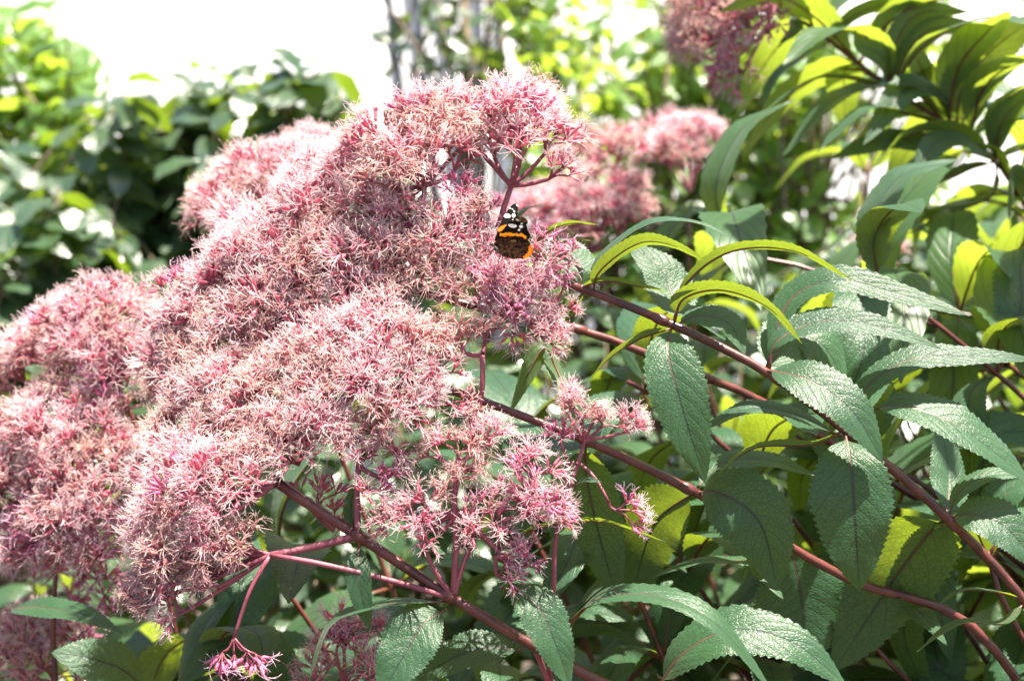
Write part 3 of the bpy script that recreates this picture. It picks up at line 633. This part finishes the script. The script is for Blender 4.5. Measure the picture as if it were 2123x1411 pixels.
def butterfly(depth=.778):
    k = 240/1992.0*pxm(depth)                       # metres per outline unit
    org = P(960+620/8.3, 390+1110/8.3, depth)
    root = empty('butterfly', org); tag(root, 'black butterfly with orange bands and white spots resting on the pink flowers', 'butterfly')
    hx, hy = 560, 1000                              # wing hinge in outline units
    def wing(name, poly, colf, swing, bow, off):
        r = random.Random(3); g = 7.0; x0 = min(p[0] for p in poly); x1 = max(p[0] for p in poly); y0 = min(p[1] for p in poly); y1 = max(p[1] for p in poly)
        idx = {}; V = []; C = []; Fc = []
        def vert(i, j):
            if (i, j) not in idx:
                x = x0+i*g; y = y0+j*g; idx[(i, j)] = len(V)
                h = math.hypot(x-hx, y-hy)
                depth_ = swing*h + bow*h*h/1000 + off + 3.5*math.sin((x*.8+y*.5)*.028)
                V.append((camv(1, 0, 0)*(x-620) + camv(0, -1, 0)*(y-1110) + camv(0, 0, 1)*depth_)*k); C.append((*colf(x, y, r), 1.0))
            return idx[(i, j)]
        for i in range(int((x1-x0)/g)+1):
            for j in range(int((y1-y0)/g)+1):
                if inside(poly, x0+(i+.5)*g, y0+(j+.5)*g): Fc.append((vert(i, j), vert(i, j+1), vert(i+1, j+1), vert(i+1, j)))
        me = bpy.data.meshes.new(name); me.from_pydata(V, [], Fc); me.materials.append(WM)
        ca = me.color_attributes.new('scales', 'FLOAT_COLOR', 'POINT'); ca.data.foreach_set('color', np.array(C, np.float32).ravel())
        me.polygons.foreach_set('use_smooth', [True]*len(Fc)); me.update()
        return link(name, me, root)
    wing('forewing', FARW, colour_far, -.30, -.12, -14)
    wing('forewing', NEARW, colour_near, .04, .10, 2)
    wing('hindwing', HINDW, colour_hind, .10, .14, 16)
    q = lambda x, y, z: (camv(1, 0, 0)*(x-620)+camv(0, -1, 0)*(y-1110)+camv(0, 0, 1)*z)*k
    b = MB(); c = catmull([q(470, 945, 0), q(520, 985, 2), q(580, 1060, 0), q(680, 1140, -12), q(790, 1190, -24)], 22)
    tt = np.linspace(0, 1, 22); rr = np.interp(tt, [0, .05, .14, .19, .3, .42, .5, .7, .9, 1], [10, 24, 27, 17, 40, 38, 24, 30, 20, 5])*k
    b.tube(c, rr, 12); link('body', b.mesh('body', [BODY]), root)
    for s_ in (-1, 1):
        e = MB(); e.tube(catmull([q(468, 940, s_*20), q(474, 945, s_*22), q(482, 950, s_*20)], 5), np.array([4, 11, 13, 11, 4])*k, 8); link('eye', e.mesh('eye', [BODY]), root)
        a = MB(); a.tube(catmull([q(468, 938, s_*10), q(400, 905, s_*40), q(330, 840, s_*70)], 12), np.concatenate([np.full(9, 3.4), [6, 8, 5]])*k, 6); link('antenna', a.mesh('antenna', [BODY]), root)
        for x_, y_, ex, ey in ((525, 1010, 470, 1130), (560, 1045, 560, 1200), (590, 1080, 690, 1230)):
            l = MB(); l.tube(catmull([q(x_, y_, s_*18), q((x_+ex)/2+18, (y_+ey)/2-10, s_*55), q(ex, ey, s_*48)], 8), np.linspace(4.5, 2.6, 8)*k, 5); link('leg', l.mesh('leg', [BODY]), root)
    pb = MB(); pb.tube(catmull([q(462, 955, 0), q(440, 1010, 6), q(455, 1075, 8)], 8), 2.4*k, 5); link('proboscis', pb.mesh('proboscis', [BODY]), root)
butterfly()

# ------------------------------------------------------------------ neighbouring flowering plants (softer, further back)
def grown_plant(label, base, path, nodes_t, leaf_len=.15, per=3, r0=.0042, r1=.0016, near=False, group=None, seed=0, skip=None, droop=(-.2, .35)):
    pl = Plant(label, base, group); r = random.Random(seed)
    c = pl.stem_path([(base[0], base[1], 0)] + [np.asarray(p) for p in path], r0, r1)
    c = c + pl.base
    s = np.concatenate([[0], np.cumsum(np.linalg.norm(np.diff(c, axis=0), axis=1))])
    for kk, t in enumerate(nodes_t):
        p = np.array([np.interp(t*s[-1], s, c[:, q]) for q in range(3)]); tn = nrm(np.array([np.interp(min(1, t+.02)*s[-1], s, c[:, q]) for q in range(3)]) - p) if t < .98 else nrm(c[-1]-c[-2])
        ph = r.uniform(0, 6.28)
        B_ = frame(tn)
        for j in range(per):
            an = ph + 6.283*j/per + r.uniform(-.3, .3)
            d = B_ @ np.array([math.cos(an), math.sin(an), r.uniform(-.1, .45)])
            d[2] += r.uniform(*droop)
            pl.leaf_copy(p, d, leaf_len*r.uniform(.75, 1.15)*(1 if t < .9 else .75), near=near, roll=r.uniform(-.35, .35))
    return pl, c[-1]
lin = lambda a, b, n: list(np.linspace(a, b, n))

# left head, a little behind
G, tip = grown_plant('flowering plant with a soft pink head left of the main dome', (-.12, 1.02), [(-.15, 1.0, .6), P(330, 1150, 1.0), P(290, 905, .98), P(240, 790, .98)], lin(.35, .8, 5), .15, near=True, seed=11)
heads(G, P(240, 790, .98), [(205, 615, 72, .98, F3), (135, 640, 62, .99, FB), (265, 655, 62, .97, FD), (170, 690, 60, .97, FB), (240, 725, 62, .96, FB), (60, 710, 62, .99, FD), (10, 740, 60, 1.0, FD), (200, 760, 45, .96, BB), (110, 770, 45, .98, DD)], lean=(-.2, .9, .3), back=.5)
heads(G, P(290, 905, .98), [(200, 850, 55, .96, FB), (170, 820, 45, .96, BB)], lean=(-.2, .9, .3))
G.finish()
G2, tip = grown_plant('flowering plant whose pink head hangs at the far left under the soft head', (-.30, .98), [(-.28, .98, .6), P(110, 1330, .97), P(120, 1150, .97), P(130, 1040, .97)], lin(.3, .8, 5), .15, near=True, seed=12)
heads(G2, P(130, 1040, .97), [(95, 845, 75, .96, FD), (30, 870, 70, .97, FD), (165, 890, 72, .95, F3), (225, 940, 62, .95, FD), (60, 950, 75, .95, FD), (140, 970, 70, .94, FD), (10, 1010, 70, .96, DD), (90, 1040, 70, .94, FB), (200, 1040, 66, .94, FB), (160, 1100, 60, .94, BB), (40, 1100, 60, .95, FB), (230, 1110, 50, .95, FB), (195, 1190, 55, .96, BB), (100, 1130, 55, .95, FB)], lean=(-.3, .8, .4), back=.5)
G2.finish()
G3, tip = grown_plant('low flowering plant with dusty pink head in the bottom corner leaves', (-.33, 1.0), [(-.33, 1.0, .5), P(60, 1500, 1.0), P(70, 1400, 1.0)], lin(.4, .85, 4), .14, near=True, seed=13)
heads(G3, P(70, 1400, 1.0), [(60, 1300, 70, 1.0, DD), (20, 1360, 60, 1.0, DD), (110, 1370, 60, .99, DD), (160, 1290, 50, 1.0, BB)], lean=(-.2, .9, .3), back=.3)
G3.finish()
H1, tip = grown_plant('flowering plant with a blurred pink head behind the left shoulder of the dome', (.05, 1.1), [(.02, 1.08, .7), P(620, 700, 1.05), P(560, 500, 1.03)], lin(.4, .8, 4), .15, seed=14)
heads(H1, P(560, 500, 1.03), [(540, 340, 72, 1.02, FD), (610, 330, 66, 1.02, F3), (470, 385, 66, 1.02, FD), (560, 400, 66, 1.0, FD), (640, 380, 55, 1.02, FD), (490, 440, 55, 1.0, F3), (445, 425, 45, 1.02, FD), (620, 300, 45, 1.04, F3)], lean=(-.1, .9, .3), back=.5)
H1.finish()
H2, tip = grown_plant('flowering plant with a blurred pink head right of the butterfly', (.30, 1.35), [(.28, 1.33, .7), P(1330, 800, 1.3), P(1240, 560, 1.28)], lin(.4, .95, 6), .17, seed=15)
heads(H2, P(1240, 520, 1.28), [(1225, 300, 62, 1.28, FD), (1285, 290, 48, 1.28, FD), (1250, 370, 66, 1.27, FD), (1180, 410, 60, 1.27, F3), (1290, 420, 62, 1.27, FD), (1110, 410, 55, 1.28, FB), (1060, 430, 48, 1.28, FB), (1230, 440, 60, 1.26, FD), (1150, 460, 45, 1.26, BB)], lean=(0, .9, .3), back=.2, dens=.8)
H2.finish()
H3, tip = grown_plant('small blurred pink flower head standing clear before the sparse hedge', (.40, 1.5), [(.38, 1.48, .7), P(1440, 700, 1.45), P(1430, 420, 1.42)], lin(.4, .92, 6), .17, seed=16)
heads(H3, P(1430, 400, 1.42), [(1375, 300, 50, 1.42, F3), (1425, 272, 55, 1.42, F3), (1470, 275, 42, 1.42, F3), (1410, 310, 42, 1.40, FD)], lean=(0, .9, .3), back=.6)
H3.finish()

# tall plant in the upper right with a head at the top edge
T, tip = grown_plant('tall leaning plant with dusky pink head above the other flowers', (.95, 1.2), [(.92, 1.2, .7), P(2280, 700, 1.18), P(2123, 420, 1.17), P(2060, 330, 1.16), P(1980, 268, 1.16), P(1850, 185, 1.16), P(1720, 85, 1.17), P(1610, 5, 1.18)], [], .17, seed=17)
for (px, py, d) in ((2180, 520, 1.17), (2060, 330, 1.16), (1960, 255, 1.16), (1840, 180, 1.16), (1700, 70, 1.17)): pass
def LT(pts, w, n, **kw): LF(T, pts, w*.8, n, **kw)
for (px, py, d, k) in ((2180, 520, 1.17, 5), (2110, 410, 1.17, 4), (2060, 330, 1.16, 4), (2010, 290, 1.16, 3), (1965, 258, 1.16, 4), (1850, 182, 1.16, 4), (1780, 130, 1.165, 3), (1690, 65, 1.175, 3)):
    ph = rng.uniform(0, 6.28)
    for j in range(k):
        an = ph+6.283*j/k
        T.leaf_copy(P(px, py, d), camv(math.cos(an)*.9, math.sin(an)*.35+.2, math.sin(an)*.7), .13*rng.uniform(.8, 1.15), roll=rng.uniform(-.4, .4))
LT([(2060, 330, 1.16), (2080, 250, 1.14), (2120, 210, 1.13), (2200, 180, 1.12)], 80, (0, .85, -.5))
LT([(1985, 268, 1.16), (1990, 200, 1.15), (2050, 110, 1.14), (2160, 30, 1.12)], 150, (.15, .8, -.55), fold=.1)
LT([(1980, 262, 1.16), (1930, 180, 1.17), (1900, 120, 1.18), (1880, 60, 1.2)], 90, (.2, .8, -.5), fold=.1)
LT([(1850, 180, 1.16), (1880, 110, 1.15), (1930, 60, 1.15), (2050, 60, 1.15)], 70, (0, .9, -.3))
LT([(1850, 180, 1.16), (1850, 110, 1.15), (1900, 30, 1.15), (2010, 25, 1.14)], 70, (-.2, .9, -.3))
LT([(1845, 180, 1.16), (1800, 170, 1.15), (1700, 160, 1.14), (1570, 240, 1.13)], 60, (-.1, .95, .1))
LT([(1840, 175, 1.16), (1830, 120, 1.14), (1780, 90, 1.13), (1770, 60, 1.12)], 70, (.3, .3, .9))
LT([(1985, 265, 1.16), (1900, 240, 1.14), (1800, 225, 1.13), (1690, 320, 1.12)], 85, (-.1, .85, .3))
LT([(1985, 272, 1.16), (1930, 290, 1.15), (1830, 290, 1.14), (1720, 330, 1.14)], 110, (-.1, .6, .6), fold=.1)
LT([(1975, 262, 1.16), (1960, 210, 1.15), (1890, 180, 1.14), (1790, 300, 1.12)], 90, (.1, .7, .5))
LT([(2060, 332, 1.16), (2020, 300, 1.13), (1950, 290, 1.12), (1890, 370, 1.11)], 105, (-.1, .55, .75), fold=.15)
LT([(2062, 335, 1.16), (2090, 250, 1.15), (2130, 240, 1.14), (2230, 260, 1.13)], 70, (0, .9, .2))
LT([(2060, 335, 1.16), (2010, 350, 1.15), (1900, 390, 1.15), (1790, 430, 1.15)], 85, (0, .8, -.4))
LT([(2065, 340, 1.16), (2060, 400, 1.15), (1980, 440, 1.15), (1850, 500, 1.15)], 90, (.1, .85, -.35))
LT([(2120, 425, 1.17), (2120, 380, 1.15), (2100, 360, 1.14), (2090, 460, 1.12)], 60, (0, .3, .8))
LT([(1720, 88, 1.17), (1760, 40, 1.16), (1830, 10, 1.15), (1930, 10, 1.14)], 60, (0, .9, -.3))
LT([(1720, 88, 1.17), (1660, 120, 1.16), (1600, 170, 1.15), (1580, 230, 1.15)], 70, (-.3, .8, .3))
LT([(1640, 30, 1.18), (1650, 60, 1.16), (1620, 90, 1.15), (1615, 100, 1.15)], 40, (0, .2, .9))
LT([(1985, 272, 1.16), (2040, 180, 1.16), (2100, 190, 1.15), (2180, 200, 1.15)], 60, (0, .95, 0))
heads(T, P(1610, 5, 1.18), [(1430, 10, 70, 1.17, DD), (1500, 30, 66, 1.17, BB), (1570, 15, 60, 1.16, BB), (1480, 85, 60, 1.16, BB), (1545, 75, 50, 1.15, FB), (1510, 140, 45, 1.15, BB), (1460, -40, 70, 1.18, DD), (1540, -50, 70, 1.18, DD), (1420, 70, 40, 1.16, DD)], lean=(-.4, .4, .4), dens=1.0)
T.finish()

# in between: leafy stems without flowers in view
fill = [
 # label, base, path(px), n nodes, len, near, seed
 ('leafy stem rising among the leaves at the right edge', (1.05, 1.15), [(1.0, 1.12, .7), P(2350, 900, 1.12), P(2150, 700, 1.1), P(1950, 640, 1.08)], .2),
 ('leaning leafy stem with red bark crossing behind the long arching leaves', (.85, 1.10), [(.8, 1.1, .7), P(2250, 900, 1.08), P(2050, 730, 1.06), P(1880, 650, 1.05), P(1690, 560, 1.05), P(1480, 520, 1.06)], .19),
 ('leafy stem deep behind the hanging leaf in the lower right', (.60, 1.06), [(.58, 1.05, .6), P(2000, 1300, 1.03), P(1800, 1050, 1.02), P(1650, 900, 1.0)], .19),
 ('leafy stem deep in the shade under the faded dome', (.20, 1.02), [(.2, 1.02, .6), P(1200, 1300, 1.0), P(1100, 1100, .99), P(1050, 980, .98)], .19),
 ('leafy stem in deep shade below the pale spreading head', (-.05, .98), [(-.05, .98, .6), P(700, 1400, .97), P(620, 1260, .96), P(560, 1180, .95)], .18),
 ('leafy stem in shade beside the hanging buds', (.05, .98), [(.05, .96, .6), P(560, 1500, .93), P(430, 1360, .92)], .17),
 ('leafy stem standing behind the pink head at the left edge', (-.38, 1.15), [(-.38, 1.14, .6), P(150, 1250, 1.12), P(80, 1000, 1.12)], .18),
 ('leafy stem low in the clump between the two long stems', (.42, 1.02), [(.42, 1.0, .6), P(1560, 1420, .97), P(1480, 1260, .96), P(1400, 1160, .95)], .19),
 ('leafy stem low at the corner under the arching leaves', (.55, .95), [(.55, .95, .6), P(1950, 1480, .93), P(1850, 1380, .92), P(1780, 1300, .92)], .18),
 ('leafy stem behind the right hand whorl of leaves', (.72, 1.3), [(.7, 1.3, .7), P(1900, 950, 1.28), P(1800, 750, 1.27), P(1700, 640, 1.26)], .2),
 ('leafy stem half hidden behind the butterfly leaves', (.45, 1.25), [(.45, 1.24, .7), P(1500, 900, 1.2), P(1420, 720, 1.2), P(1330, 560, 1.2)], .19),
 ('upright leafy stem before the sparse hedge', (.72, 1.5), [(.72, 1.5, .7), P(1820, 700, 1.48), P(1790, 480, 1.47), P(1800, 330, 1.46)], .19),
 ('leafy stem far right before the dark shrub', (1.1, 1.5), [(1.1, 1.5, .7), P(2150, 800, 1.48), P(2100, 600, 1.46), P(2080, 520, 1.46)], .2),
 ('leafy stem with narrow arching blades below the long red stem', (.66, .98), [(.64, .98, .7), P(2150, 1250, .95), P(2000, 1080, .94), P(1880, 980, .93), P(1760, 930, .93)], .17),
 ('leafy stem with narrow blades between the long red stem and the sprig', (.50, 1.0), [(.5, 1.0, .7), P(1700, 1150, .97), P(1540, 960, .96), P(1420, 860, .95), P(1300, 790, .95)], .17),
 ('leafy stem with narrow blades above the long red stem', (.78, 1.0), [(.76, 1.0, .8), P(2200, 900, .98), P(2050, 760, .97), P(1900, 640, .96), P(1780, 560, .96)], .17),
 ('leafy stem arching into the right hand leaves from the corner', (.60, .90), [(.58, .90, .6), P(2180, 1420, .88), P(2080, 1250, .87), P(2040, 1120, .87)], .15),
 ('leafy stem with light blades beside the single sprig of flowers', (.36, .98), [(.36, .98, .6), P(1400, 1420, .93), P(1330, 1250, .92), P(1260, 1080, .92)], .16),
 ('bright leafy stem rising before the shrub under the leaning plant', (.80, 1.25), [(.8, 1.25, .8), P(2050, 800, 1.22), P(1980, 600, 1.2), P(1930, 460, 1.2)], .18),
 ('leafy stem in shade under the thick maroon stem', (.18, .93), [(.18, .93, .6), P(1050, 1500, .90), P(980, 1420, .90)], .16),
]
for i, (lab, base, path, ln) in enumerate(fill):
    if path[-1][1] > 1.1: ln *= .72
    pl, tip = grown_plant(lab, base, path, lin(.45, .99, 9), ln, 4, near=(path[-1][1] < .985), seed=40+i, group=None)
    pl.finish()
for i, (lab, base, path) in enumerate((  # extra plant, mostly out of frame, added to cast dappled shade on the leaves
  ('tall leafy stem added at the right for dappled shade, leaning over the long red stem', (.80, .92), [(.72, .91, .7), (.56, .90, 1.4), (.42, .88, 1.72), (.30, .87, 1.86)]),)):
    pl, tip = grown_plant(lab, base, path, lin(.70, .99, 6), .16, 3, seed=70+i); pl.finish()
# low pink heads at the bottom edge
K = Plant('low flowering plant with bright pink heads beside the maroon stem', (.02, .90))
K.stem_path([(.02, .90, 0), (.02, .90, .6), P(720, 1560, .90), P(715, 1420, .89)], .004, .003)
heads(K, P(715, 1420, .89), [(715, 1300, 52, .88, BB), (690, 1320, 40, .88, BB), (755, 1370, 46, .86, FB), (640, 1390, 50, .88, BB), (770, 1290, 30, .89, BB)], lean=(0, .9, .3))
LF(K, [(300, 1425, .88), (250, 1385, .87), (190, 1365, .86), (105, 1352, .85)], 120, (-.1, .75, .65), fold=.12)
LF(K, [(10, 1262, .93), (90, 1258, .91), (180, 1275, .90), (255, 1312, .89)], 66, (.1, .75, .6))
LF(K, [(640, 1420, .92), (560, 1350, .91), (460, 1340, .90), (370, 1420, .88)], 110, (-.1, .8, .5))
K.finish()
A.clusters.append((P(1186, 520, .795), nrm(camv(.15, 1, .1)), 'bud', .45)); A.finish()
Q = Plant('small dusky flower head deep among the leaves at the right', (.62, 1.32))
Q.stem_path([(.62, 1.32, 0), (.62, 1.32, .7), P(1850, 800, 1.3), P(1815, 600, 1.3)], .004, .002)
heads(Q, P(1815, 600, 1.3), [(1790, 515, 34, 1.3, BB), (1830, 500, 34, 1.3, DD), (1815, 545, 30, 1.28, BB)], lean=(0, .9, .3))
Q.finish()

# ------------------------------------------------------------------ shrubs and hedge behind
HLEAF = []
def hedge_leaf(seed, mat, wide):
    r = random.Random(seed)
    pts = [(0, 0, 0), (.35, 0, r.uniform(.0, .08)), (.7, r.uniform(-.05, .05), -.02), (1.0, r.uniform(-.08, .08), r.uniform(-.2, -.05))]
    V, F, UV, c, L = leaf_geometry(pts, wide, (0, 0, 1), nl=9, nw=2, fold=r.uniform(.05, .3), curl=r.uniform(-.1, .2), wave=.03, teeth=1, tooth=0, petiole=.12, seed=seed, prof=(.6, .75))
    me = bpy.data.meshes.new('leaf'); me.from_pydata(V.tolist(), [], F); me.materials.append(mat)
    me.polygons.foreach_set('use_smooth', [True]*len(F)); uvl = me.uv_layers.new(name='uv')
    li = np.zeros(len(me.loops), dtype=np.int32); me.loops.foreach_get('vertex_index', li); uvl.data.foreach_set('uv', UV[li].astype(np.float32).ravel()); me.update()
    return me, V, F, UV
def shrub(label, name, mat, ok, xr, yr, dr, nshoot, nleaf, llen, wide, seed, trunk_px, trunk_d, drop=.5, group=None, nobj=220):
    r = random.Random(seed); variants = [hedge_leaf(seed*10+i, mat, wide*r.uniform(.85, 1.15)) for i in range(5)]
    tb = P(trunk_px, 800, trunk_d); base = np.array([tb[0], tb[1], 0.0])
    root = empty(name, base); tag(root, label, 'shrub' if 'shrub' in name else 'tree', group)
    wood = MB(); places = []
    cx = (xr[0]+xr[1])/2
    crown_c = P(cx, yr[1]*.6+yr[0]*.4, sum(dr)/2)
    trunk = catmull([base, (base+crown_c)/2+np.array([r.uniform(-.05, .05), 0, 0]), crown_c], 14); wood.tube(trunk-base, np.linspace(.022, .008, 14), 7)
    for k in range(nshoot):
        for _ in range(60):
            x, y, d = r.uniform(*xr), r.uniform(*yr), r.uniform(*dr)
            if ok(x, y): break
        e = P(x, y, d); st = trunk[r.randint(6, 13)]
        b = e + np.array([r.uniform(-.14, .14), r.uniform(-.1, .1), -r.uniform(.10, .26)])
        wood.tube(catmull([st-base, (st*.5+b*.5)-base+np.array([0, 0, .03]), b-base], 6), np.linspace(.005, .003, 6), 5)
        sh = catmull([b, (b+e)/2+np.array([r.uniform(-.04, .04), r.uniform(-.04, .04), .03]), e], nleaf+1)
        wood.tube(sh-base, np.linspace(.003, .0012, nleaf+1), 4)
        for i in range(1, nleaf+1):
            an = r.uniform(0, 6.28); dv = np.array([math.cos(an), math.sin(an)*.8-.15, r.uniform(-drop-.35, .25-drop*.3)])
            tip = sh[i]+nrm(dv)*llen*.8
            q = tip-CAM; dd = np.dot(q, cF); px = (np.dot(q, cR)/dd/(SENS/LENS)+.5)*W0; py = (.5-np.dot(q, cU)/dd/(SENS/LENS)*W0/H0)*H0
            if not ok(px, py): continue
            up = nrm(np.array([r.uniform(-.6, .6), r.uniform(-.9, .3), 1.0])); x = nrm(dv); yv = nrm(np.cross(up, x)); z = np.cross(x, yv)
            places.append((dd, mat4(np.stack([x, yv, z], 1), sh[i]-base, llen*r.uniform(.7, 1.15)), r.randrange(5)))
    link('branches', wood.mesh('branches', [MAT['wood']]), root)
    places.sort(key=lambda q: q[0])
    for dd, M, vi in places[:nobj]: link('leaf', variants[vi][0], root, mat=M)
    rest = places[nobj:]
    if rest:
        VV = []; FF = []; UU = []; nn = 0
        for dd, M, vi in rest:
            _, V, F, UV = variants[vi]; Mn = np.array(M); VV.append(V @ Mn[:3, :3].T + Mn[:3, 3]); FF += [tuple(i+nn for i in f) for f in F]; UU.append(UV); nn += len(V)
        VV = np.concatenate(VV); UU = np.concatenate(UU)
        me = bpy.data.meshes.new('foliage'); me.from_pydata(VV.tolist(), [], FF); me.materials.append(mat); me.polygons.foreach_set('use_smooth', [True]*len(FF))
        uvl = me.uv_layers.new(name='uv'); li = np.zeros(len(me.loops), dtype=np.int32); me.loops.foreach_get('vertex_index', li); uvl.data.foreach_set('uv', UU[li].astype(np.float32).ravel()); me.update()
        tag(link('foliage', me, root), kind='stuff')
    return root
def top(*pts):
    xs = [p[0] for p in pts]; ys = [p[1] for p in pts]
    return lambda x, y: y > np.interp(x, xs, ys) + 14*math.sin(x*.11)
shrub('tall light green shrub at the left end of the hedge', 'leafy_shrub', MAT['vine'], top((-400, -80), (80, -20), (160, 30), (200, 120), (215, 330), (260, 360), (400, 500)), (-330, 230), (-200, 520), (2.1, 2.5), 120, 14, .068, .6, 3, 0, 2.3)
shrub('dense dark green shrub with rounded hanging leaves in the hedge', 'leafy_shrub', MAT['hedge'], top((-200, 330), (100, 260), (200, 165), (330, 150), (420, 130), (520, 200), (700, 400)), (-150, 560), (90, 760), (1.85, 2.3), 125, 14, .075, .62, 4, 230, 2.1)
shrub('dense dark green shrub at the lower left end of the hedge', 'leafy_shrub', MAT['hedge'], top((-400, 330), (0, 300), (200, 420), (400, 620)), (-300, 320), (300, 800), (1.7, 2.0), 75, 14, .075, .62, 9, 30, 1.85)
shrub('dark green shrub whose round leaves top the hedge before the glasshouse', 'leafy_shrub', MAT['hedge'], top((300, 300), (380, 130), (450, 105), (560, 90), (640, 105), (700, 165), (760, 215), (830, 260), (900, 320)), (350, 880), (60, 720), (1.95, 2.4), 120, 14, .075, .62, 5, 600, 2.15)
shrub('thin young tree with a bare grey branch between hedge and glasshouse', 'slender_tree', MAT['hedge'], lambda x, y: (x > 790+max(0, 40-y)*.2) and y < 150+40*math.sin(x*.05), (800, 1130), (-220, 140), (2.3, 2.7), 22, 9, .06, .6, 6, 935, 2.5)
shrub('sparse sunlit shrub with small bright leaves right of the butterfly', 'leafy_shrub', MAT['vine'], lambda x, y: x > 1060, (1080, 1560), (-150, 760), (2.15, 2.55), 130, 14, .054, .54, 7, 1300, 2.4)
shrub('sunlit bright green shrub behind the tall leaning plant', 'leafy_shrub', MAT['vine'], lambda x, y: not (1690 < x < 1900 and 300 < y < 420), (1450, 1950), (-150, 780), (2.15, 2.55), 115, 14, .054, .54, 8, 1700, 2.5)
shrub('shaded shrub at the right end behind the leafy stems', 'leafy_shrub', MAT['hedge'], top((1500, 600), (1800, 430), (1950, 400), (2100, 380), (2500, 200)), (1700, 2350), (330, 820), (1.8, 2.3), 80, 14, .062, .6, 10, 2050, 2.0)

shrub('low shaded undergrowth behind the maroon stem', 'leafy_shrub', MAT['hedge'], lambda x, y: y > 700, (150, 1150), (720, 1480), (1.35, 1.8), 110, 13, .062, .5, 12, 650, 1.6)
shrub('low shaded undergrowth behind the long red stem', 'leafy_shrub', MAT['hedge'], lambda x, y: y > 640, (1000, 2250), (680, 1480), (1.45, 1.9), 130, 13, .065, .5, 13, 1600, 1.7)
